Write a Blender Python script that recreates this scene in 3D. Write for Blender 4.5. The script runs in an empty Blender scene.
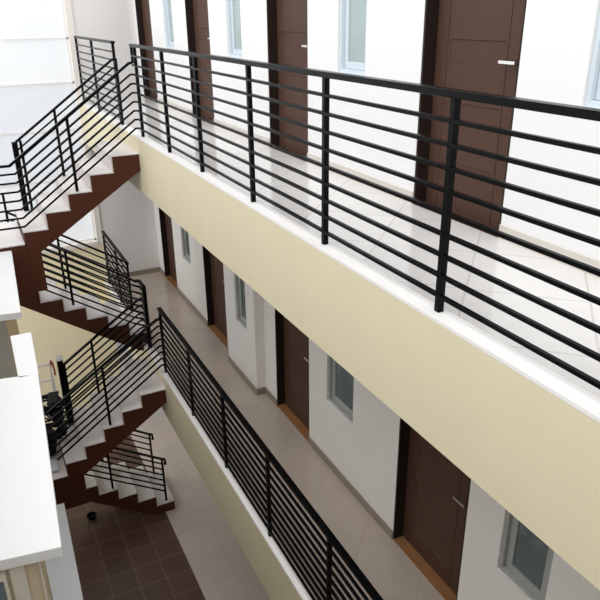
import bpy, bmesh, math, random
from mathutils import Vector, Matrix
random.seed(4)
C = bpy.context.scene.collection
S = 1.08                       # survey units -> metres
Z2, Z1, Z0 = -1.235, -4.275, -7.315   # upper, middle, ground floor (survey, eye at 0)
RIS = (Z2 - Z1) / 17
YW = 2.72                      # face of the door wall
XE = 11.15                     # face of the end wall

def W(p):                      # survey (along corridor, towards doors, up) -> blender metres
    return Vector((S * p[1], S * p[0], S * (p[2] - Z0)))

# ------------------------------------------------------------------ materials
def new_mat(name):
    m = bpy.data.materials.new(name); m.use_nodes = True
    nt = m.node_tree
    return m, nt, nt.nodes, nt.links, nt.nodes['Principled BSDF']

def paint(name, col, rough=0.6, var=0.04, scale=6.0, bump=0.05, spec=0.5, metal=0.0, stretch=None, coat=0.0):
    m, nt, N, L, b = new_mat(name)
    b.inputs['Roughness'].default_value = rough
    b.inputs['Metallic'].default_value = metal
    b.inputs['Specular IOR Level'].default_value = spec
    b.inputs['Coat Weight'].default_value = coat
    tc = N.new('ShaderNodeTexCoord'); mp = N.new('ShaderNodeMapping')
    if stretch: mp.inputs['Scale'].default_value = stretch
    nz = N.new('ShaderNodeTexNoise'); nz.inputs['Scale'].default_value = scale; nz.inputs['Detail'].default_value = 6
    L.new(tc.outputs['Object'], mp.inputs['Vector']); L.new(mp.outputs['Vector'], nz.inputs['Vector'])
    mx = N.new('ShaderNodeMix'); mx.data_type = 'RGBA'
    mx.inputs[6].default_value = (*[max(0, c * (1 - var)) for c in col], 1)
    mx.inputs[7].default_value = (*[min(1, c * (1 + var)) for c in col], 1)
    L.new(nz.outputs['Fac'], mx.inputs[0]); L.new(mx.outputs[2], b.inputs['Base Color'])
    if bump:
        bp = N.new('ShaderNodeBump'); bp.inputs['Strength'].default_value = bump; bp.inputs['Distance'].default_value = 0.01
        n2 = N.new('ShaderNodeTexNoise'); n2.inputs['Scale'].default_value = scale * 12
        L.new(mp.outputs['Vector'], n2.inputs['Vector'])
        L.new(n2.outputs['Fac'], bp.inputs['Height']); L.new(bp.outputs['Normal'], b.inputs['Normal'])
    return m

def tiles(name, col, grout, size, ang, pu, pv, rough, var=0.05, gw=0.006, cloud=0.06):
    """square tiles turned by ang; pu, pv: survey positions of one joint in each family"""
    m, nt, N, L, b = new_mat(name)
    b.inputs['Roughness'].default_value = rough
    geo = N.new('ShaderNodeNewGeometry')
    def mth(op, a, bb=None):
        n = N.new('ShaderNodeMath'); n.operation = op
        for i, v in enumerate((a, bb)):
            if v is None: continue
            if isinstance(v, (int, float)): n.inputs[i].default_value = v
            else: L.new(v, n.inputs[i])
        return n.outputs[0]
    def fam(d, ph):
        vm = N.new('ShaderNodeVectorMath'); vm.operation = 'DOT_PRODUCT'
        L.new(geo.outputs['Position'], vm.inputs[0]); vm.inputs[1].default_value = d
        return mth('DIVIDE', mth('SUBTRACT', vm.outputs['Value'], ph * S), size)
    c, s = math.cos(ang), math.sin(ang)          # direction in survey (x, y) -> blender (y, x)
    u, v = fam((s, c, 0), pu), fam((c, -s, 0), pv)
    def edge(q):
        f = mth('FRACT', q)
        return mth('MINIMUM', f, mth('SUBTRACT', 1.0, f))
    e = mth('MINIMUM', edge(u), edge(v))
    g = mth('LESS_THAN', e, gw / size)
    cb = N.new('ShaderNodeCombineXYZ'); L.new(mth('FLOOR', u), cb.inputs[0]); L.new(mth('FLOOR', v), cb.inputs[1])
    wn = N.new('ShaderNodeTexWhiteNoise'); L.new(cb.outputs[0], wn.inputs['Vector'])
    nz = N.new('ShaderNodeTexNoise'); nz.inputs['Scale'].default_value = 5; nz.inputs['Detail'].default_value = 5
    L.new(geo.outputs['Position'], nz.inputs['Vector'])
    fac = mth('ADD', 1 - var - cloud, mth('ADD', mth('MULTIPLY', wn.outputs['Value'], 2 * var), mth('MULTIPLY', nz.outputs['Fac'], 2 * cloud)))
    vs = N.new('ShaderNodeVectorMath'); vs.operation = 'SCALE'; vs.inputs[0].default_value = col; L.new(fac, vs.inputs['Scale'])
    mx = N.new('ShaderNodeMix'); mx.data_type = 'RGBA'; L.new(g, mx.inputs[0])
    L.new(vs.outputs[0], mx.inputs[6]); mx.inputs[7].default_value = (*grout, 1)
    L.new(mx.outputs[2], b.inputs['Base Color'])
    bp = N.new('ShaderNodeBump'); bp.inputs['Strength'].default_value = 0.3; bp.inputs['Distance'].default_value = 0.003; bp.invert = True
    L.new(g, bp.inputs['Height']); L.new(bp.outputs['Normal'], b.inputs['Normal'])
    return m

def glass(name, tint, rough, trans):
    """pane: part see-through, part glossy coloured glass"""
    m, nt, N, L, b = new_mat(name)
    b.inputs['Base Color'].default_value = (*tint, 1); b.inputs['Roughness'].default_value = rough
    b.inputs['Specular IOR Level'].default_value = 0.7
    tr = N.new('ShaderNodeBsdfTransparent'); mx = N.new('ShaderNodeMixShader'); mx.inputs[0].default_value = trans
    L.new(b.outputs[0], mx.inputs[1]); L.new(tr.outputs[0], mx.inputs[2]); L.new(mx.outputs[0], N['Material Output'].inputs['Surface'])
    return m

r2 = math.sqrt(0.5)
M = dict(
    white=paint('white_wall_paint', (0.86, 0.855, 0.85), 0.7, 0.015, 3),
    white_bounce=paint('bounce_warmed_wall_paint', (0.87, 0.845, 0.81), 0.7, 0.015, 3),  # warm bounce from floor and fascia put into the white
    endgrey=paint('pale_grey_wall_paint', (0.81, 0.79, 0.77), 0.7, 0.02, 3),
    cream=paint('cream_fascia_paint', (0.71, 0.64, 0.45), 0.75, 0.03, 4, 0.04),
    yellow=paint('warm_cream_wall_paint', (0.94, 0.84, 0.57), 0.7, 0.03, 3),
    curb=paint('white_curb_paint', (0.84, 0.82, 0.80), 0.6, 0.03),
    ledge=paint('white_ledge_paint', (0.78, 0.78, 0.785), 0.8, 0.02, 5, 0.15),
    ledgeblue=paint('sky_tinted_ledge_paint', (0.88, 0.91, 0.95), 0.8, 0.02, 5, 0.15),  # blue tint of skylight put into the ledge colour
    pier=paint('grey_beige_render', (0.66, 0.63, 0.56), 0.85, 0.05, 5, 0.2),
    pierbeige=paint('beige_render', (0.66, 0.56, 0.40), 0.85, 0.05, 5, 0.2),
    pierreturn=paint('warm_cream_render', (0.86, 0.70, 0.44), 0.85, 0.04, 5, 0.2),
    pierlight=paint('light_beige_render', (0.66, 0.62, 0.54), 0.85, 0.05, 5, 0.2),
    black=paint('black_gloss_metal', (0.003, 0.003, 0.0035), 0.25, 0.1, 20, 0.01, 0.07),
    post=paint('black_satin_metal', (0.002, 0.002, 0.0025), 0.35, 0.1, 20, 0.01, 0.1),
    brown=paint('dark_brown_stair_paint', (0.080, 0.024, 0.012), 0.6, 0.08, 8, 0.1, 0.25),
    tread=paint('pale_stair_tile', (0.72, 0.68, 0.66), 0.35, 0.06, 7, 0.03),
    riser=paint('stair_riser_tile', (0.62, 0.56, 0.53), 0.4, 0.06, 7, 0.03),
    door=paint('brown_door_wood', (0.082, 0.042, 0.028), 0.5, 0.14, 10, 0.05, 0.2, stretch=(6, 6, 0.5)),
    frame=paint('shaded_brown_frame_wood', (0.022, 0.013, 0.010), 0.5, 0.15, 10, 0.05, 0.2, stretch=(6, 6, 0.5)),  # shade inside the door reveal put into the lining colour; rosettes share it
    sill=paint('orange_wood_threshold', (0.30, 0.14, 0.055), 0.5, 0.25, 10, 0.05, stretch=(6, 1, 6)),
    chrome=paint('brushed_chrome', (0.85, 0.85, 0.85), 0.25, 0.02, 20, 0, metal=1),
    alu=paint('grey_aluminium', (0.42, 0.43, 0.42), 0.4, 0.03, 10, 0),
    whitealu=paint('pale_aluminium', (0.66, 0.73, 0.78), 0.4, 0.02, 10, 0),
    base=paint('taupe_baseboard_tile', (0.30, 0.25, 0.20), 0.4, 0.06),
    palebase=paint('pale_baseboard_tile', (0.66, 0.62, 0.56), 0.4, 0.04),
    ladder=paint('white_ladder_paint', (0.85, 0.83, 0.78), 0.5, 0.03),
    red=paint('red_plastic', (0.40, 0.03, 0.02), 0.4, 0.05),
    mullion=paint('white_mullion_paint', (0.86, 0.85, 0.83), 0.6, 0.02),
    jamb=paint('pale_jamb_paint', (0.85, 0.80, 0.74), 0.7, 0.03),
    bin=paint('pale_blue_plastic', (0.62, 0.67, 0.74), 0.5, 0.03),
    binlid=paint('grey_plastic', (0.30, 0.31, 0.33), 0.5, 0.05),
    rack=paint('black_plastic', (0.004, 0.004, 0.005), 0.5, 0.1, spec=0.12),
    slab=paint('concrete_soffit_paint', (0.72, 0.70, 0.66), 0.8, 0.03),
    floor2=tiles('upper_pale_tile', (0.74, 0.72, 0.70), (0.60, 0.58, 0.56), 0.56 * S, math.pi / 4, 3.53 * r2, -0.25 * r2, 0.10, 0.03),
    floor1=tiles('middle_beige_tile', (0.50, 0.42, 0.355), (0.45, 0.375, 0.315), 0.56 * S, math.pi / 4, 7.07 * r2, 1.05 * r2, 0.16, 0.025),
    floor0=tiles('ground_beige_tile', (0.62, 0.54, 0.48), (0.53, 0.46, 0.41), 0.56 * S, 0, 7.30, 2.31, 0.18, 0.03),
    floorb=tiles('ground_brown_tile', (0.105, 0.058, 0.045), (0.20, 0.15, 0.125), 0.372 * S, 0, 7.13, 1.02, 0.3, 0.14, 0.005, 0.15),
    pane=glass('grey_green_glass', (0.16, 0.20, 0.20), 0.08, 0.25),
    pane_light=glass('pale_teal_glass', (0.42, 0.52, 0.51), 0.15, 0.1),
    daylight=glass('clear_window_glass', (0.8, 0.82, 0.84), 0.12, 0.54),
    greyblue=glass('greyblue_window_glass', (0.70, 0.73, 0.78), 0.2, 0.52),  # greyer, bluer and rougher tint for two middle bands of panes
    bluepane=glass('slate_blue_glass', (0.20, 0.25, 0.30), 0.1, 0.1),
    window_backing=paint('pale_curtain_cloth', (0.55, 0.62, 0.60), 0.9, 0.1, 10, 0.1, stretch=(1, 12, 0.3)),
    darkroom=paint('dim_room_shade', (0.20, 0.20, 0.19), 0.9, 0.03),  # dark tone stands in for unlit rooms behind the middle windows
)

# ------------------------------------------------------------------ mesh helpers
def bx(bm, x0, x1, y0, y1, z0, z1):
    v = [bm.verts.new(W((x, y, z))) for z in (z0, z1) for x, y in ((x0, y0), (x1, y0), (x1, y1), (x0, y1))]
    for f in ((0, 1, 2, 3), (4, 5, 6, 7), (0, 1, 5, 4), (1, 2, 6, 5), (2, 3, 7, 6), (3, 0, 4, 7)):
        bm.faces.new([v[i] for i in f])

def prism_x(bm, poly, x0, x1):            # poly of (y, z)
    a = [bm.verts.new(W((x0, y, z))) for y, z in poly]; b = [bm.verts.new(W((x1, y, z))) for y, z in poly]
    bm.faces.new(a); bm.faces.new(b); n = len(poly)
    for i in range(n): bm.faces.new((a[i], a[(i + 1) % n], b[(i + 1) % n], b[i]))

def prism_z(bm, poly, z0, z1):            # poly of (x, y)
    a = [bm.verts.new(W((x, y, z0))) for x, y in poly]; b = [bm.verts.new(W((x, y, z1))) for x, y in poly]
    bm.faces.new(a); bm.faces.new(b); n = len(poly)
    for i in range(n): bm.faces.new((a[i], a[(i + 1) % n], b[(i + 1) % n], b[i]))

def sweep(bm, pts, w, h, upv=(0, 0, 1)):
    """square section w (sideways) x h (upwards) along a polyline, mitred"""
    P = [Vector(p) for p in pts]; n = len(P); rings = []
    for i in range(n):
        d0 = (P[i] - P[i - 1]).normalized() if i else (P[1] - P[0]).normalized()
        d1 = (P[i + 1] - P[i]).normalized() if i < n - 1 else d0
        t = (d0 + d1).normalized(); k = 1 / max(0.35, t.dot(d1))
        side = t.cross(Vector(upv))
        if side.length < 1e-4: side = t.cross(Vector((1, 0, 0)))
        side.normalize(); up = side.cross(t).normalized()
        # mitre: stretch along the in-plane direction of the bend
        bend = (d1 - d0)
        ku = ks = 1.0
        if bend.length > 1e-4:
            bn = bend.normalized(); ku = 1 + (k - 1) * abs(bn.dot(up)); ks = 1 + (k - 1) * abs(bn.dot(side))
        rings.append([bm.verts.new(W(P[i] + side * (a * w / 2 * ks) + up * (b * h / 2 * ku))) for a, b in ((-1, -1), (1, -1), (1, 1), (-1, 1))])
    for i in range(n - 1):
        for j in range(4):
            bm.faces.new((rings[i][j], rings[i][(j + 1) % 4], rings[i + 1][(j + 1) % 4], rings[i + 1][j]))
    bm.faces.new(rings[0]); bm.faces.new(rings[-1])

def tube(bm, pts, r, seg=8):
    P = [Vector(p) for p in pts]; n = len(P); rings = []
    for i in range(n):
        t = (P[min(i + 1, n - 1)] - P[max(i - 1, 0)]).normalized()
        s = t.cross(Vector((0, 0, 1)))
        if s.length < 1e-3: s = t.cross(Vector((1, 0, 0)))
        s.normalize(); u = s.cross(t)
        rings.append([bm.verts.new(W(P[i] + s * r * math.cos(a) + u * r * math.sin(a))) for a in (2 * math.pi * q / seg for q in range(seg))])
    for i in range(n - 1):
        for j in range(seg): bm.faces.new((rings[i][j], rings[i][(j + 1) % seg], rings[i + 1][(j + 1) % seg], rings[i + 1][j]))
    bm.faces.new(rings[0]); bm.faces.new(rings[-1])

def obj(name, bm, m, parent=None, bevel=0.0, origin=None):
    bmesh.ops.recalc_face_normals(bm, faces=bm.faces)
    o = None
    if parent is not None:
        base = parent.location.copy()
        if parent.parent: base = base + parent.parent.location
    elif origin is not None: base = W(origin)
    else:
        lo = [min(v.co[i] for v in bm.verts) for i in range(3)]; hi = [max(v.co[i] for v in bm.verts) for i in range(3)]
        base = Vector(((lo[0] + hi[0]) / 2, (lo[1] + hi[1]) / 2, lo[2]))
    bmesh.ops.translate(bm, verts=bm.verts, vec=-base)
    me = bpy.data.meshes.new(name); bm.to_mesh(me); bm.free(); me.materials.append(m)
    o = bpy.data.objects.new(name, me); C.objects.link(o)
    if parent is not None: o.parent = parent
    else: o.location = base
    if bevel:
        b = o.modifiers.new('bevel', 'BEVEL'); b.width = bevel; b.segments = 2; b.limit_method = 'ANGLE'
    return o

def box(name, m, parent, *a, bevel=0.0):
    bm = bmesh.new(); bx(bm, *a); return obj(name, bm, m, parent, bevel)

def tag(o, label=None, cat=None, group=None, kind=None):
    if label: o['label'] = label
    if cat: o['category'] = cat
    if group: o['group'] = group
    if kind: o['kind'] = kind
    return o

def empty(name, p, *t, **k):
    o = bpy.data.objects.new(name, None); C.objects.link(o); o.location = W(p); o.empty_display_size = 0.1
    return tag(o, *t, **k)

def copy_tree(o, parent=None):
    c = o.copy(); C.objects.link(c)
    if parent: c.parent = parent
    for ch in list(o.children): copy_tree(ch, c)
    return c

# ------------------------------------------------------------------ setting: floors, fascias, walls
XN = -1.6                                   # where the model stops behind the eye
YB2, YB1 = 1.696, 1.715                     # outer faces of the two corridor edges
tag(box('floor', M['floorb'], None, XN, XE, -1.7, 1.757, Z0 - 0.12, Z0), 'dark brown square tiled courtyard floor at the bottom', 'floor', kind='structure')
tag(box('floor_ground_corridor', M['floor0'], None, XN, XE, 1.757, YW, Z0 - 0.12, Z0), 'pale beige tiled ground corridor floor beside the brown courtyard tiles', 'floor', kind='structure')
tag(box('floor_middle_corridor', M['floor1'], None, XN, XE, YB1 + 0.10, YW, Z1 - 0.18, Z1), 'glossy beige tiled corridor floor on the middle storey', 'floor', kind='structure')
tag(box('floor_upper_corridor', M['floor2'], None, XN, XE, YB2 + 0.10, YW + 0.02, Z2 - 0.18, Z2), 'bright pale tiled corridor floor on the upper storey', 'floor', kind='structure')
tag(box('ceiling_middle_corridor', M['slab'], None, XN, XE, YB2 + 0.15, YW, Z2 - 0.24, Z2 - 0.18), 'plain soffit above the middle corridor', 'ceiling', kind='structure')
tag(box('ceiling_ground_corridor', M['slab'], None, XN, XE, YB1 + 0.15, YW, Z1 - 0.24, Z1 - 0.18), 'plain soffit above the ground corridor', 'ceiling', kind='structure')
tag(box('trim_1', M['cream'], None, XN, XE, YB2, YB2 + 0.15, -1.872, Z2 - 0.018), 'broad cream painted fascia band along the upper corridor edge', 'fascia', kind='structure')
tag(box('trim_2', M['curb'], None, XN, XE, YB2, YB2 + 0.10, Z2 - 0.018, Z2 + 0.004, bevel=0.003), 'white curb strip on the upper cream fascia', 'curb', kind='structure')
tag(box('trim_3', M['cream'], None, XN, XE, YB1, YB1 + 0.15, -4.93, Z1 - 0.018), 'cream painted fascia band along the middle corridor edge', 'fascia', kind='structure')
tag(box('trim_4', M['curb'], None, XN, XE, YB1, YB1 + 0.10, Z1 - 0.018, Z1 + 0.004, bevel=0.003), 'white curb strip on the middle cream fascia', 'curb', kind='structure')

DX = [(2.81, 3.68), (5.28, 6.11), (7.73, 8.57), (10.23, 11.06)]       # door openings upstairs
DX1 = DX[:3] + [(10.08, 10.85)]                                       # and on the middle storey
WX = [(1.95, 2.36), (4.36, 4.77), (6.76, 7.17), (9.15, 9.56)]         # windows upstairs
WX1 = [(2.05, 2.47), (4.40, 4.90), (6.70, 7.05), (9.20, 9.61)]        # windows on the middle storey
DH = 2.05
def door_wall(name, zf, zt, doors, wins, sill, head, label, m='white'):
    """the long wall with real openings: vertical strips, plus pieces above and below the openings"""
    bm = bmesh.new(); y0, y1 = YW, YW + 0.22
    ops = sorted([(a, b, zf, zf + DH) for a, b in doors] + [(a, b, sill, head) for a, b in wins])
    x = XN
    for a, b, lo, hi in ops:
        bx(bm, x, a, y0, y1, zf, zt)
        if lo > zf: bx(bm, a, b, y0, y1, zf, lo)
        if hi < zt: bx(bm, a, b, y0, y1, hi, zt)
        x = b
    bx(bm, x, XE + 0.2, y0, y1, zf, zt)
    bmesh.ops.remove_doubles(bm, verts=bm.verts, dist=1e-5)
    return tag(obj(name, bm, M[m]), label, 'wall', kind='structure')
door_wall('wall_right_upper', Z2, 1.75, DX, WX, -0.43, 0.78, 'bright white wall with brown doors on the upper storey')
door_wall('wall_right_middle', Z1, Z2 - 0.24, DX1, WX1, -3.52, -2.30, 'white wall with dark doors on the middle storey', 'white_bounce')
tag(box('wall_right_ground', M['white'], None, XN, XE + 0.2, YW, YW + 0.22, Z0, Z1 - 0.24), 'white ground storey wall under the middle corridor', 'wall', kind='structure')
for i, (a, b) in enumerate([(XN, DX[0][0]), (DX[0][1], DX[1][0]), (DX[1][1], 6.44), (7.40, DX[2][0]), (DX[2][1], DX1[3][0]), (DX1[3][1], XE)]):
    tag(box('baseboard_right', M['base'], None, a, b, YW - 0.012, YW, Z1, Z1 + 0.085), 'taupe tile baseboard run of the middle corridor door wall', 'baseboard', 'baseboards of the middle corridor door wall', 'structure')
for a, b in [(XN, DX[0][0]), (DX[0][1], DX[1][0]), (DX[1][1], DX[2][0]), (DX[2][1], DX[3][0])]:
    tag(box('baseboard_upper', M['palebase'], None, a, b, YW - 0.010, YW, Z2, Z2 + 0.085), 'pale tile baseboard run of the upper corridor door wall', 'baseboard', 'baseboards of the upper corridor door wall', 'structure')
YP = YW - 0.112
bm = bmesh.new()
for q in ((6.44, 6.70, Z1, Z2 - 0.24), (7.05, 7.40, Z1, Z2 - 0.24), (6.70, 7.05, Z1, -3.52), (6.70, 7.05, -2.30, Z2 - 0.24)): bx(bm, q[0], q[1], YP, YW - 0.001, q[2], q[3])
bmesh.ops.remove_doubles(bm, verts=bm.verts, dist=1e-5)
tag(obj('wall_pilaster', bm, M['white_bounce']), 'white thicker wall piece stepping out into the middle corridor', 'wall', kind='structure')
bm = bmesh.new(); bx(bm, 6.428, 7.412, YP - 0.012, YP, Z1, Z1 + 0.085); bx(bm, 6.428, 6.44, YP, YW - 0.013, Z1, Z1 + 0.085); bx(bm, 7.40, 7.412, YP, YW - 0.013, Z1, Z1 + 0.085)
tag(obj('baseboard_pilaster', bm, M['base']), 'taupe tile baseboard wrapped around the projecting white wall piece', 'baseboard', kind='structure')

# end wall: pale wall beside the corridors, big window towards the courtyard, cream wall under it
YJ = 1.69
tag(box('wall_end_corridor', M['endgrey'], None, XE, XE + 0.2, YJ + 0.09, YW, Z0, 1.75), 'pale grey end wall closing off the corridors', 'wall', kind='structure')
tag(box('wall_end_courtyard', M['yellow'], None, XE, XE + 0.2, -1.7, YJ + 0.09, Z0, -3.60), 'warm cream wall below the big window behind the stairs', 'wall', kind='structure')
tag(box('trim_5', M['jamb'], None, XE - 0.03, XE + 0.2, YJ, YJ + 0.09, -3.60, 1.75), 'beige upright jamb beside the big window', 'jamb', kind='structure')
tag(box('trim_6', M['jamb'], None, XE - 0.05, XE + 0.2, -1.7, YJ, -3.60, -3.53), 'beige sill under the big window behind the stairs', 'sill', kind='structure')
tag(box('baseboard_end', M['base'], None, XE - 0.012, XE, YB1 + 0.2, YW, Z1, Z1 + 0.085), 'taupe baseboard along the end wall of the middle corridor', 'baseboard', kind='structure')
win = empty('window_1', (XE + 0.08, 0, -3.53), 'large bright window of white panes filling the end wall', 'window', kind='structure')
fr = bmesh.new()
zb = [-3.53, -2.45, -1.66, -0.96, -0.32, 0.50, 1.75]
for z in zb[1:-1]: bx(fr, XE + 0.05, XE + 0.10, -1.7, YJ, z - 0.012, z + 0.012)
for y in (-1.70, YJ - 0.035): bx(fr, XE + 0.05, XE + 0.10, y, y + 0.035, -3.53, 1.75)
for z in (-3.53, 1.72): bx(fr, XE + 0.05, XE + 0.10, -1.7, YJ, z, z + 0.03)
obj('window_frame', fr, M['mullion'], win)
for a, b in zip(zb, zb[1:]):
    box('pane', M['greyblue'] if a in (-1.66, -2.45) else M['daylight'], win, XE + 0.072, XE + 0.078, -1.69, YJ - 0.01, a + 0.005, b - 0.005)

# ------------------------------------------------------------------ doors
def make_door(zf, n, label, sillm, x0, x1, sl=None):
    d = empty('door_%d' % n, (x0, YW, zf), label, 'door', kind='structure')
    bm = bmesh.new(); t = 0.018; dp = 0.095
    for a, b in ((x0, x0 + t), (x1 - t, x1)): bx(bm, a, b, YW + 0.002, YW + 0.20, zf, zf + DH)
    bx(bm, x0 + t, x1 - t, YW + 0.002, YW + 0.20, zf + DH - t, zf + DH)
    obj('frame', bm, M['frame'], d, 0.003)
    a, b, yf = x0 + t + 0.004, x1 - t - 0.004, YW + dp
    g0, g1 = x0 + 0.195, x1 - 0.135                    # grooves between stiles and middle board
    zb, zt = zf + 0.013, zf + DH - t - 0.004
    bm = bmesh.new()
    bx(bm, a, g0, yf, yf + 0.04, zb, zt); bx(bm, g1, b, yf, yf + 0.04, zb, zt); bx(bm, g0, g1, yf + 0.007, yf + 0.04, zb, zt)
    obj('stile', bm, M['door'], d)
    # middle board with a ladder of shallow sunk bands
    bm = bmesh.new(); u0, u1 = g0 + 0.005, g1 - 0.005; v0, v1 = u0 + 0.02, u1 - 0.02; sl_ = 0.016; dep = 0.020
    cs = [zf + 0.265 + 0.373 * k for k in range(5)]
    def quad(*q): bm.faces.new([bm.verts.new(W(p)) for p in q])
    z = zb
    for c in cs + [None]:
        ze = zt if c is None else c - 0.068
        quad((u0, yf, z), (u1, yf, z), (u1, yf, ze), (u0, yf, ze))
        if c is None: break
        z = c + 0.068; f = yf + dep
        quad((u0, yf, ze), (v0, yf, ze), (v0, yf, z), (u0, yf, z)); quad((v1, yf, ze), (u1, yf, ze), (u1, yf, z), (v1, yf, z))
        o = [(v0, yf, ze), (v1, yf, ze), (v1, yf, z), (v0, yf, z)]
        i_ = [(v0 + sl_, f, ze + sl_), (v1 - sl_, f, ze + sl_), (v1 - sl_, f, z - sl_), (v0 + sl_, f, z - sl_)]
        quad(*i_)
        for k in range(4): quad(o[k], o[(k + 1) % 4], i_[(k + 1) % 4], i_[k])
    for q in (u0, u1): quad((q, yf, zb), (q, yf, zt), (q, yf + 0.04, zt), (q, yf + 0.04, zb))
    quad((u0, yf + 0.04, zb), (u1, yf + 0.04, zb), (u1, yf + 0.04, zt), (u0, yf + 0.04, zt))
    bmesh.ops.remove_doubles(bm, verts=bm.verts, dist=1e-5)
    obj('leaf', bm, M['door'], d)
    hz = zf + (0.97 if zf == Z2 else 0.93); hx = a + 0.085
    h = empty('handle', (hx, yf, hz)); h.parent = d; h.location = W((hx, yf, hz)) - d.location
    bm = bmesh.new(); bx(bm, hx - 0.012, hx + 0.012, yf - 0.007, yf, hz - 0.02, hz + 0.02)
    obj('rosette', bm, M['frame'], h, 0.003)
    bm = bmesh.new(); tube(bm, [(hx, yf - 0.004, hz), (hx, yf - 0.036, hz)], 0.008)
    sweep(bm, [(hx - 0.015, yf - 0.038, hz), (hx + 0.115, yf - 0.038, hz)], 0.014, 0.018)
    ho = obj('lever', bm, M['chrome'], h, 0.003); ho['label'] = 'chrome lever handle'
    th = box('threshold', sillm, d, x0, x1, YW - 0.003, YW + dp + 0.02, zf, zf + 0.012)
    if sl: th['label'] = sl
    return d
up = make_door(Z2, 1, 'nearest brown panelled door on the bright upper corridor', M['door'], *DX[0])
mid = make_door(Z1, 5, 'nearest very dark door on the middle corridor', M['sill'], *DX[0], sl='orange brown wooden threshold')
ul = ['second brown door from the right on the upper corridor', 'third brown door from the right on the upper corridor', 'farthest brown door on the upper corridor beside the end wall']
ml = ['dark door beside the projecting pilaster on the middle corridor', 'dark door beside the small grey wall plate', 'farthest dark door on the middle corridor next to the end wall']
for i in range(3):
    for src, lab, k in ((up, ul[i], 2 + i), (mid, ml[i], 6 + i)):
        c = copy_tree(src); c.name = 'door_%d' % k; c['label'] = lab
        D_ = DX if src is up else DX1
        c.location = W((D_[i + 1][0], YW, Z2 if src is up else Z1))
        w0, w1 = D_[0][1] - D_[0][0], D_[i + 1][1] - D_[i + 1][0]
        c.scale = (1, w1 / w0, 1)

# ------------------------------------------------------------------ windows
def make_window(x0, x1, z0, z1, n, label, fm, sm, pm, cm, YW=YW):
    w = empty('window_%d' % n, (x0, YW + 0.05, z0), label, 'window', kind='structure')
    def ring(a, b, c, d, t, ya, yb):
        m = bmesh.new()
        bx(m, a, a + t, ya, yb, c, d); bx(m, b - t, b, ya, yb, c, d); bx(m, a + t, b - t, ya, yb, c, c + t); bx(m, a + t, b - t, ya, yb, d - t, d)
        return m
    obj('window_frame', ring(x0, x1, z0, z1, 0.028, YW + 0.015, YW + 0.10), fm, w, 0.003)
    s = obj('sash', ring(x0 + 0.03, x1 - 0.03, z0 + 0.03, z1 - 0.03, 0.05, YW + 0.045, YW + 0.075), sm, w, 0.003)
    box('pane', pm, w, x0 + 0.07, x1 - 0.07, YW + 0.058, YW + 0.063, z0 + 0.07, z1 - 0.07)
    bm = bmesh.new()                       # cloth behind upper panes; behind middle ones a dark sheet painted as room dimness
    n_ = 16; top = []; bot = []
    for i in range(n_ + 1):
        x = x0 + 0.01 + (x1 - x0 - 0.02) * i / n_; y = YW + 0.15 + 0.012 * math.sin(i * 1.9)
        top.append(bm.verts.new(W((x, y, z1)))); bot.append(bm.verts.new(W((x, y, z0))))
    for i in range(n_): bm.faces.new((top[i], top[i + 1], bot[i + 1], bot[i]))
    cu = obj('window_backing', bm, cm, w)
    so = cu.modifiers.new('thick', 'SOLIDIFY'); so.thickness = 0.004
    return w
wl = ['window at the right edge of the upper corridor wall', 'pale window between the two nearest upper corridor doors', 'narrow window between the second and third upper doors', 'narrow window beside the farthest upper door']
for i, (a, b) in enumerate(WX): make_window(a, b, -0.43, 0.78, 2 + i, wl[i], M['whitealu'], M['whitealu'], M['pane_light'], M['window_backing'])
wl = ['grey framed window at the lower right below the cream fascia', 'grey framed window between the two nearest dark doors', 'narrow window between the pilaster and a dark door', 'narrow window beside the farthest dark door']
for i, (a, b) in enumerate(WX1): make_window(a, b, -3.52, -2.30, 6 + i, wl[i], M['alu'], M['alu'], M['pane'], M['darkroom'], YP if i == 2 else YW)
p = tag(box('wall_plate', M['alu'], None, 7.495, 7.545, YW - 0.02, YW, -3.19, -3.08, bevel=0.004), 'small grey plate on the white wall beside a dark door', 'plate')
p['label'] = 'small grey plate on the middle corridor wall beside a dark door'

# ------------------------------------------------------------------ stairs
XA, XB = 7.40, 8.36            # lane next to the eye
XC, XD = 8.45, 9.32            # far lane
def flight(name, x0, x1, nos, soffit, zs, label):
    """nos: list of (y_left, y_right, z) treads from the top down; soffit: lower outline (y,z) from bottom end to top end"""
    root = empty(name, (x0, nos[-1][1] if nos[0][0] < nos[-1][0] else nos[-1][0], zs), label, 'stairs')
    poly = []
    for k, (yl, yr, z) in enumerate(nos):
        poly += [(yl, z - 0.012), (yr, z - 0.012)]
    bm = bmesh.new(); prism_x(bm, poly + soffit, x0, x1); obj('stringer', bm, M['brown'], root)
    for k, (yl, yr, z) in enumerate(nos):
        lo, hi = min(yl, yr), max(yl, yr)
        box('tread', M['tread'], root, x0 - 0.004, x1, lo, hi, z - 0.012, z)
        if k + 1 < len(nos):
            y = nos[k][1]; z2 = nos[k + 1][2]
            down_right = nos[k + 1][1] > nos[k][1]
            if down_right: box('riser', M['riser'], root, x0 + 0.004, x1, y, y + 0.012, z2, z - 0.012)
            else: box('riser', M['riser'], root, x0 + 0.004, x1, y - 0.012, y, z2, z - 0.012)
    return root
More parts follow.
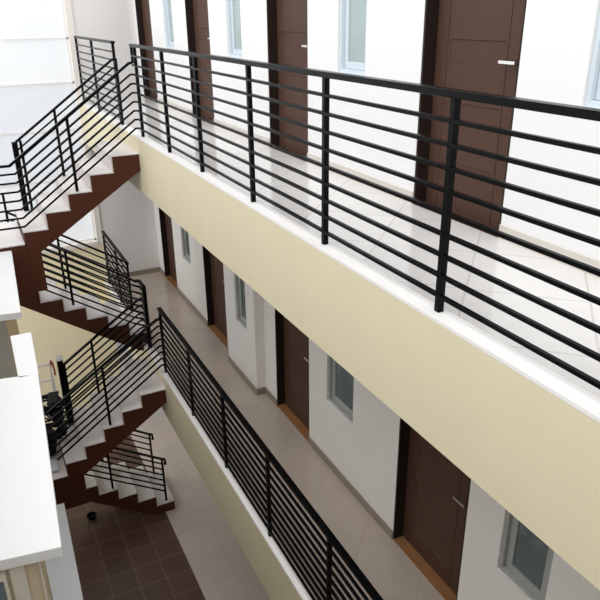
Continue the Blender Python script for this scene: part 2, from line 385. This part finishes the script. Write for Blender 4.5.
# flights A and C: from the corridor edge down to the left
def near_flight(name, zt, y_top, soff, label):
    g = 0.2565
    ys = [y_top] + [0.372 + g * (4 - k) for k in range(5)]
    nos = [(ys[k], ys[k + 1], zt - RIS * (k + 1)) for k in range(5)]
    return flight(name, XA, XB, nos, soff, zt - 6 * RIS, label)
fa = near_flight('stair_flight', Z2, YB2, [(0.372, Z2 - 6 * RIS - 0.07), (0.515, Z2 - 6 * RIS - 0.07), (YB2, -1.603)], 'dark brown stair flight with pale treads from the upper corridor edge')
fc = near_flight('stair_flight', Z1, YB1, [(0.372, Z1 - 6 * RIS - 0.07), (0.560, Z1 - 6 * RIS - 0.07), (YB1, -4.655)], 'dark brown stair flight with pale treads from the middle corridor edge')
# flights B and D: from the landing down to the right
def far_flight(name, zl, y0, g, n, soff, label):
    nos = [(y0 + g * (k - 1), y0 + g * k, zl - RIS * k) for k in range(1, n)]
    return flight(name, XC, XD, nos, soff, zl - RIS * n, label)
LA, LC = Z2 - 6 * RIS, Z1 - 6 * RIS
fb = far_flight('stair_flight', LA, -0.87, 0.2685, 11, [(1.80, Z1 - 0.16), (1.60, -4.335), (-0.87, LA - 0.30)], 'shaded stair flight of the far lane ending on the middle corridor')
fd = far_flight('stair_flight', LC, -0.877, 0.279, 11, [(1.913, Z0), (1.60, Z0), (-0.877, LC - 0.30)], 'lowest stair flight standing on the brown courtyard tiles')
def landing(zl, zb, yr, zs, label):
    l = empty('stair_landing', (XA, -1.65, zb), label, 'landing')
    yl = -1.65
    bm = bmesh.new(); prism_x(bm, [(yl, zl - 0.012), (0.366, zl - 0.012), (0.366, zs), (yr, zs), (yr, zb), (yl, zb)], XA, XA + 0.16)
    obj('edge_beam', bm, M['brown'], l)
    bm = bmesh.new(); prism_z(bm, [(XA + 0.16, yl), (XA + 0.16, 0.36), (XB, 0.36), (XB, -0.875), (XD, -0.875), (XD, yl)], zl - 0.16, zl - 0.012)
    obj('slab', bm, M['brown'], l)
    bm = bmesh.new(); prism_z(bm, [(XA - 0.004, yl), (XA - 0.004, 0.366), (XB, 0.366), (XB, -0.872), (XD, -0.872), (XD, yl)], zl - 0.012, zl)
    obj('tile_top', bm, M['tread'], l)
    return l
landing(LA + 0.046, -2.83, 0.515, LA - 0.07, 'upper half landing with brown edge beam at the left')
landing(LC, -5.86, 0.560, LC - 0.07, 'lower half landing with brown edge beam and ladder on it')

# ------------------------------------------------------------------ railings
PW = 0.031
def rails(root, lines, w=0.022, h=0.018, name='rail'):
    for pts in lines:
        bm = bmesh.new(); sweep(bm, pts, w, h); obj(name, bm, M['black'], root, 0.0025)
def top_rail(root, pts, w=0.050, h=0.030):
    bm = bmesh.new(); sweep(bm, pts, w, h); obj('top_rail', bm, M['black'], root, 0.003)
def upright(root, x, y, z0, z1, wx=PW, wy=PW, name='post', m='post'):
    box(name, M[m], root, x - wx / 2, x + wx / 2, y - wy / 2, y + wy / 2, z0, z1, bevel=0.002)
def railing(p, label, group=None):
    return empty('railing', p, label, 'railing', group)

YR2, YR1 = 1.752, 1.770
def corridor(y, zf, x0, x1, posts, ztop, label, n=9, ends=()):
    r = railing((x0, y, zf), label)
    top_rail(r, [(x0, y, ztop), (x1, y, ztop)])
    sp = 0.094 * (ztop - zf) / 0.939
    rails(r, [[(x0, y - 0.008, ztop - 0.104 - sp * k), (x1, y - 0.008, ztop - 0.104 - sp * k)] for k in range(n)])
    for x in posts: upright(r, x, y, zf + 0.004, ztop - 0.01)
    return r
r = corridor(YR2, Z2, XN, 7.47, [-0.0, 1.065, 2.13, 3.193, 4.255, 5.36, 6.33, 7.35], -0.296, 'long black railing along the upper corridor')
r = corridor(YR2, Z2, 8.37, 10.97, [8.39, 9.75, 10.95], -0.296, 'short black railing on the upper corridor beyond the stairs', 9)
r = corridor(YR1, Z1, XN, 7.53, [-0.1, 0.98, 2.05, 3.13, 4.21, 5.29, 6.37, 7.50], -3.372, 'long black railing along the middle corridor')
r = corridor(YR1, Z1, 9.20, 10.97, [9.22, 10.05, 10.95], -3.330, 'short black railing on the middle corridor beyond the stairs', 9)

def stair_rail(x, pts, posts, n, sp, label, base, first=0.095, sub=None, newel=None):
    r = railing((x, pts[0][0], base), label)
    P = [(x, y, z) for y, z in pts]
    top_rail(r, P, 0.044, 0.024)
    Q = sub or pts
    rails(r, [[(x, y, z - first - sp * k) for y, z in Q] for k in range(n)])
    for y, z0, z1 in posts: upright(r, x, y, z0, z1, 0.03, 0.03)
    return r
tz = lambda zt, k: zt - RIS * k
# flight A, side next to the eye, running on along the landing edge
r = stair_rail(7.455, [(1.752, -0.462), (1.70, -0.475), (0.357, -1.427), (-1.62, -1.427)], [(0.992, tz(Z2, 3), -0.985), (-1.55, LA, -1.43)], 0, 0.094, 'black stair railing bending onto the upper landing edge, nearest side', LA)
rails(r, [[(7.455, 1.744, -0.588 - 0.094 * k), (7.455, 1.705, -0.588 - 0.094 * k), (7.455, 0.398, -1.515 - 0.0955 * k), (7.455, -1.62, -1.515 - 0.0955 * k)] for k in range(7)])
upright(r, 7.47, YR2, -0.475, -0.30, 0.03, 0.03)
r = stair_rail(8.30, [(1.735, -0.472), (1.70, -0.482), (0.485, -1.345)], [(0.98, tz(Z2, 3), -0.995), (0.560, tz(Z2, 5), -1.31)], 7, 0.1055, 'far side black railing of the top stair flight ending at a thick newel', LA)
upright(r, 8.30, 0.495, tz(Z2, 5), -1.325, 0.085, 0.06, 'newel')
upright(r, 8.33, YR2, Z2 + 0.004, -0.47, 0.03, 0.03)
# flight C
r = stair_rail(7.455, [(1.765, -3.478), (1.70, -3.490), (0.27, -4.42), (-0.40, -4.42)], [(0.978, tz(Z1, 3), -3.97)], 0, 0.1, 'glossy black stair railing beside the middle corridor, nearest side', LC)
rails(r, [[(7.455, 1.762, -3.580 - 0.092 * k), (7.455, 1.71, -3.580 - 0.092 * k), (7.455, 0.285, -4.53 - 0.0975 * k)] + ([(7.455, -0.40, -4.53 - 0.0975 * k)] if k < 3 else []) for k in range(7)])
upright(r, 7.455, -0.36, LC, -4.43, 0.03, 0.03)
r = stair_rail(8.30, [(1.74, -3.52), (1.66, -3.545), (0.56, -4.29)], [(1.0, tz(Z1, 3), -4.0), (0.613, tz(Z1, 5), -4.27)], 6, 0.1086, 'far side black railing below the cream wall, ending at a newel with a painted top glint', LC)
upright(r, 8.30, 0.568, tz(Z1, 5), -4.165, 0.085, 0.075, 'newel')
box('newel_top_glint', M['ladder'], r, 8.30 - 0.055, 8.30 + 0.055, 0.568 - 0.045, 0.568 + 0.04, -4.165, -4.13, bevel=0.003)['label'] = 'sky glint painted on top of the black newel'  # white slab stands in for sky reflected on the post top
# flight B
r = stair_rail(8.50, [(0.27, -2.362), (1.60, -3.255)], [(0.872, -3.52, -2.77), (0.29, tz(LA, 5), -2.38)], 0, 0.098, 'near side black railing of the far stair flight above the middle corridor', Z1)
bm = bmesh.new(); sweep(bm, [(8.50, 1.58, -3.243), (8.50, 1.70, -3.335), (8.50, 1.765, -3.345), (8.28, 1.768, -3.350)], 0.044, 0.024); obj('top_rail', bm, M['black'], r, 0.003)
rails(r, [[(8.50, 0.27, -2.457 - 0.098 * k), (8.50, 1.62, -3.365 - 0.098 * k), (8.50, 1.765, -3.435 - 0.098 * k), (8.28, 1.768, -3.44 - 0.098 * k)] for k in range(7)])
upright(r, 8.28, YR1, Z1 + 0.004, -3.34, 0.055, 0.05, 'newel')
r = stair_rail(9.24, [(0.285, -2.347), (1.77, -3.315)], [(0.88, tz(LA, 7), -2.74)], 7, 0.1065, 'far side black railing of the far stair flight in front of the cream wall', Z1)
upright(r, 9.24, 0.302, tz(LA, 5), -2.107, 0.03, 0.03)
# flight D
r = stair_rail(8.50, [(-0.90, -4.575), (1.80, -6.33), (1.845, -6.35), (1.845, -6.45)], [(1.80, tz(LC, 10), -6.33), (1.015, tz(LC, 7), -5.83), (0.02, tz(LC, 4), -5.18), (-0.82, LC, -4.63)], 6, 0.105, 'near side black railing of the lowest stair flight', Z0, sub=[(-0.90, -4.575), (1.80, -6.33)])
r = stair_rail(9.24, [(-0.90, -4.575), (1.80, -6.33), (1.845, -6.35), (1.845, -6.45)], [(1.80, tz(LC, 10), -6.33), (1.015, tz(LC, 7), -5.83), (0.02, tz(LC, 4), -5.18), (-0.82, LC, -4.63)], 6, 0.114, 'far side black railing of the lowest stair flight, nearer the corridor end', Z0, sub=[(-0.90, -4.575), (1.80, -6.33)])

# ------------------------------------------------------------------ white ledges and piers of the wing on the left
def ledge(poly, z, t, m, label):
    bm = bmesh.new(); prism_z(bm, poly, z - t, z)
    o = obj('concrete_ledge', bm, m, None, 0.004)
    return tag(o, label, 'ledge')
H = -2.308
ledge([(5.745, -0.62), (5.63, 0.148), (7.39, 0.222), (7.39, -0.62)], H, 0.062, M['ledge'], 'white concrete ledge meeting the upper stair landing at the left')
ledge([(4.452, 0.020), (4.452, 0.154), (5.18, 0.182), (5.18, 0.027)], H, 0.062, M['ledge'], 'small narrow white ledge between the two bigger ones')
ledge([(2.76, -0.62), (2.66, 0.048), (4.45, 0.151), (4.60, -0.62)], H, 0.062, M['ledge'], 'largest white concrete ledge at the lower left, nearest of the row')
ledge([(2.0, -0.62), (2.0, 0.092), (6.83, 0.243), (6.83, -0.62)], -5.30, 0.10, M['ledgeblue'], 'white lower ledge with painted sky tint beside the brown courtyard tiles')
tag(box('wall_left', M['pier'], None, XN, 7.39, -1.00, -0.62, Z0, -1.30), 'unseen grey rendered wall of the wing carrying the white ledges', 'wall', kind='structure')  # out of view; top height set by how much side light enters
tag(box('wall_back_blocker', M['pier'], None, XN - 0.2, XN, -1.00, YW + 0.22, Z0, 0.0), 'unseen grey wall added behind the viewer to block light', 'wall', kind='structure')  # out of view, added to keep light from behind off the lower corridors
tag(box('wall_pier', M['pier'], None, 6.60, 7.38, -0.62, 0.021, -5.30, H - 0.062), 'grey rendered pier under the white ledge at the stair landing', 'pier', kind='structure')
tag(box('wall_pier_return', M['pierreturn'], None, 6.85, 7.38, 0.021, 0.127, -5.30, H - 0.062), 'beige return beside the grey pier', 'pier', kind='structure')
tag(box('wall_pier_lower', M['pierbeige'], None, 2.74, 4.35, -0.62, -0.058, -5.30, H - 0.062), 'beige rendered pier under the largest white ledge', 'pier', kind='structure')
tag(box('trim_7', M['pierlight'], None, 2.715, 2.76, -0.195, -0.130, -5.30, H - 0.062), 'light beige upright band on the pier under the largest ledge', 'trim', kind='structure')
tag(box('trim_8', M['pierlight'], None, 2.72, 2.74, -0.068, -0.057, -5.30, H - 0.062), 'thin light corner strip of the beige pier', 'trim', kind='structure')
w = empty('window_10', (2.74, -0.3, -4.9), 'slate blue window in the beige pier at the lower left corner', 'window', kind='structure')
bm = bmesh.new()
for a, b in ((-0.228, -0.212), (-0.60, -0.584)): bx(bm, 2.705, 2.74, a, b, -4.9, H - 0.10)
bx(bm, 2.705, 2.74, -0.584, -0.228, -4.9, -4.87); bx(bm, 2.705, 2.74, -0.584, -0.228, H - 0.13, H - 0.10)
obj('window_frame', bm, M['pierlight'], w)
box('pane', M['bluepane'], w, 2.725, 2.735, -0.584, -0.228, -4.87, H - 0.13)

# ------------------------------------------------------------------ things on the landings and the floor
lad = empty('ladder', (8.95, 0.47, LC), 'white ladder with a red cap leaning on the lower landing', 'ladder')
foot, head = Vector((8.85, 0.0, LC)), Vector((9.0, 0.0, -4.53))
def lean(y0, y1, t): p = foot.lerp(head, t); return (p.x, y0 + (y1 - y0) * t, p.z)
for y in (0.468, 0.17):
    bm = bmesh.new(); sweep(bm, [lean(y - 0.012, y + 0.012, 0), lean(y - 0.012, y + 0.012, 1)], 0.030, 0.022, (1, 0, 0)); obj('stile', bm, M['ladder'], lad, 0.002)
    bm = bmesh.new(); sweep(bm, [(9.12, y + 0.04, LC), (9.02, y + 0.012, -4.56)], 0.022, 0.022, (1, 0, 0)); obj('rear_leg', bm, M['ladder'], lad, 0.002)
for t in (0.12, 0.42, 0.69, 0.97):
    a, b = lean(0.17, 0.19, t), lean(0.45, 0.476, t)
    b = (b[0], b[1], a[2])
    bm = bmesh.new(); sweep(bm, [a, b], 0.03, 0.022); obj('rung', bm, M['ladder'], lad, 0.002)
bm = bmesh.new(); tube(bm, [(8.99, 0.485, -4.60), (8.985, 0.49, -4.55), (9.0, 0.497, -4.51), (9.015, 0.515, -4.56), (9.02, 0.527, -4.68), (9.02, 0.527, -4.76)], 0.013)
obj('cap', bm, M['red'], lad)['label'] = 'red cap and cord'

# black folding chairs heaped beside the ladder
def folding_chair(p, rot, label):
    r = empty('folding_chair', p, label, 'chair', 'black chairs heaped on the lower landing')
    def T(q):
        v = Matrix.Rotation(rot[2], 3, 'Z') @ Matrix.Rotation(rot[1], 3, 'Y') @ Matrix.Rotation(rot[0], 3, 'X') @ Vector(q)
        return (p[0] + v.x, p[1] + v.y, p[2] + v.z)
    for y in (-0.17, 0.17):
        bm = bmesh.new(); tube(bm, [T((-0.28, y, 0.0)), T((0.36, y, 0.05))], 0.014); obj('leg', bm, M['rack'], r)
        bm = bmesh.new(); tube(bm, [T((-0.22, y * 0.9, 0.06)), T((0.30, y * 0.9, 0.0))], 0.014); obj('leg', bm, M['rack'], r)
    for x, z in ((-0.27, 0.0), (0.25, 0.012)):
        bm = bmesh.new(); tube(bm, [T((x, -0.17, z)), T((x, 0.17, z))], 0.011); obj('stretcher', bm, M['rack'], r)
    for nm, x0, x1, z in (('seat', -0.10, 0.12, 0.045), ('backrest', 0.24, 0.37, 0.055)):
        bm = bmesh.new(); c = [T((x, y, zz)) for zz in (z, z + 0.024) for x, y in ((x0, -0.165), (x1, -0.165), (x1, 0.165), (x0, 0.165))]
        v = [bm.verts.new(W(q)) for q in c]
        for f in ((0, 1, 2, 3), (4, 5, 6, 7), (0, 1, 5, 4), (1, 2, 6, 5), (2, 3, 7, 6), (3, 0, 4, 7)): bm.faces.new([v[i] for i in f])
        obj(nm, bm, M['rack'], r, 0.008)
for k in range(7):
    folding_chair((8.03 + 0.05 * (k % 2), (-0.04 if k < 2 else 0.09) + 0.025 * (k % 3), LC + 0.045 + 0.115 * k), (0.04 * (-1) ** k, 0.04 * (-1) ** (k // 2), 0.25 * (-1) ** k + 1.5), 'black folding chair lying in the heap beside the white ladder')
b = empty('floor_mat', (7.75, 0.24, LC), 'pale blue grey mat with a dark end strip on the lower landing', 'mat')
box('mat_top', M['bin'], b, 7.56, 7.98, 0.10, 0.29, LC, LC + 0.012, bevel=0.003)
box('end_strip', M['binlid'], b, 7.52, 7.56, 0.17, 0.262, LC, LC + 0.014, bevel=0.003)

d = empty('plant_pot', (8.85, 0.676, Z0), 'small round black pot on the brown courtyard floor under the stairs', 'pot')
bm = bmesh.new()
prof = [(0.055, 0.0), (0.068, 0.05), (0.076, 0.052), (0.076, 0.066), (0.064, 0.066), (0.058, 0.03)]
seg = 24; rg = [[bm.verts.new(W((8.85 + r_ * math.cos(2 * math.pi * q / seg), 0.676 + r_ * math.sin(2 * math.pi * q / seg), Z0 + z_))) for q in range(seg)] for r_, z_ in prof]
for i in range(len(rg) - 1):
    for j in range(seg): bm.faces.new((rg[i][j], rg[i][(j + 1) % seg], rg[i + 1][(j + 1) % seg], rg[i + 1][j]))
bm.faces.new(rg[0]); obj('body', bm, M['rack'], d)
bm = bmesh.new(); vs = [bm.verts.new(W((8.85 + 0.058 * math.cos(2 * math.pi * q / seg), 0.676 + 0.058 * math.sin(2 * math.pi * q / seg), Z0 + zz))) for zz in (0.028, 0.036) for q in range(seg)]
bm.faces.new(vs[:seg]); bm.faces.new(vs[seg:])
for j in range(seg): bm.faces.new((vs[j], vs[(j + 1) % seg], vs[seg + (j + 1) % seg], vs[seg + j]))
obj('soil', bm, M['rack'], d)

# ------------------------------------------------------------------ light
wd = bpy.data.worlds.new('overcast'); bpy.context.scene.world = wd; wd.use_nodes = True
wd.node_tree.nodes['Background'].inputs[0].default_value = (0.975, 0.985, 1.0, 1)
wd.node_tree.nodes['Background'].inputs[1].default_value = 1.3
sun = bpy.data.lights.new('soft_sun', 'SUN'); sun.energy = 0.8; sun.angle = math.radians(60); sun.color = (1, 0.99, 0.98)
so = bpy.data.objects.new('soft_sun', sun); C.objects.link(so)
so.rotation_euler = Vector((0.40, 0.10, -1.0)).to_track_quat('-Z', 'Y').to_euler()

# ------------------------------------------------------------------ camera
f, yaw, pitch, roll = 659.6075, 0.461310908, 0.410571365, 0.0101137519
cy, sy, cp, sp = math.cos(yaw), math.sin(yaw), math.cos(pitch), math.sin(pitch)
fw = Vector((cy * cp, sy * cp, -sp)); rt = Vector((-sy, cy, 0)); dn = -Vector((cy * sp, sy * sp, cp))
cr, sr = math.cos(roll), math.sin(roll)
r_, d_ = cr * rt + sr * dn, -sr * rt + cr * dn
sw = lambda v: Vector((v.y, v.x, v.z))
X, Y, Z = sw(r_), -sw(d_), -sw(fw)
cam = bpy.data.cameras.new('camera'); co = bpy.data.objects.new('camera', cam); C.objects.link(co)
mw = Matrix((X, Y, Z)).transposed().to_4x4(); mw.translation = W((0, 0, 0)); co.matrix_world = mw
cam.sensor_width = 36; cam.lens = 36 * f / 600; cam.clip_start = 0.05
sc = bpy.context.scene; sc.camera = co
vs_ = sc.view_settings; vs_.view_transform = 'Standard'; vs_.look = 'None'; vs_.gamma = 1; vs_.use_curve_mapping = False; vs_.exposure = 0.2
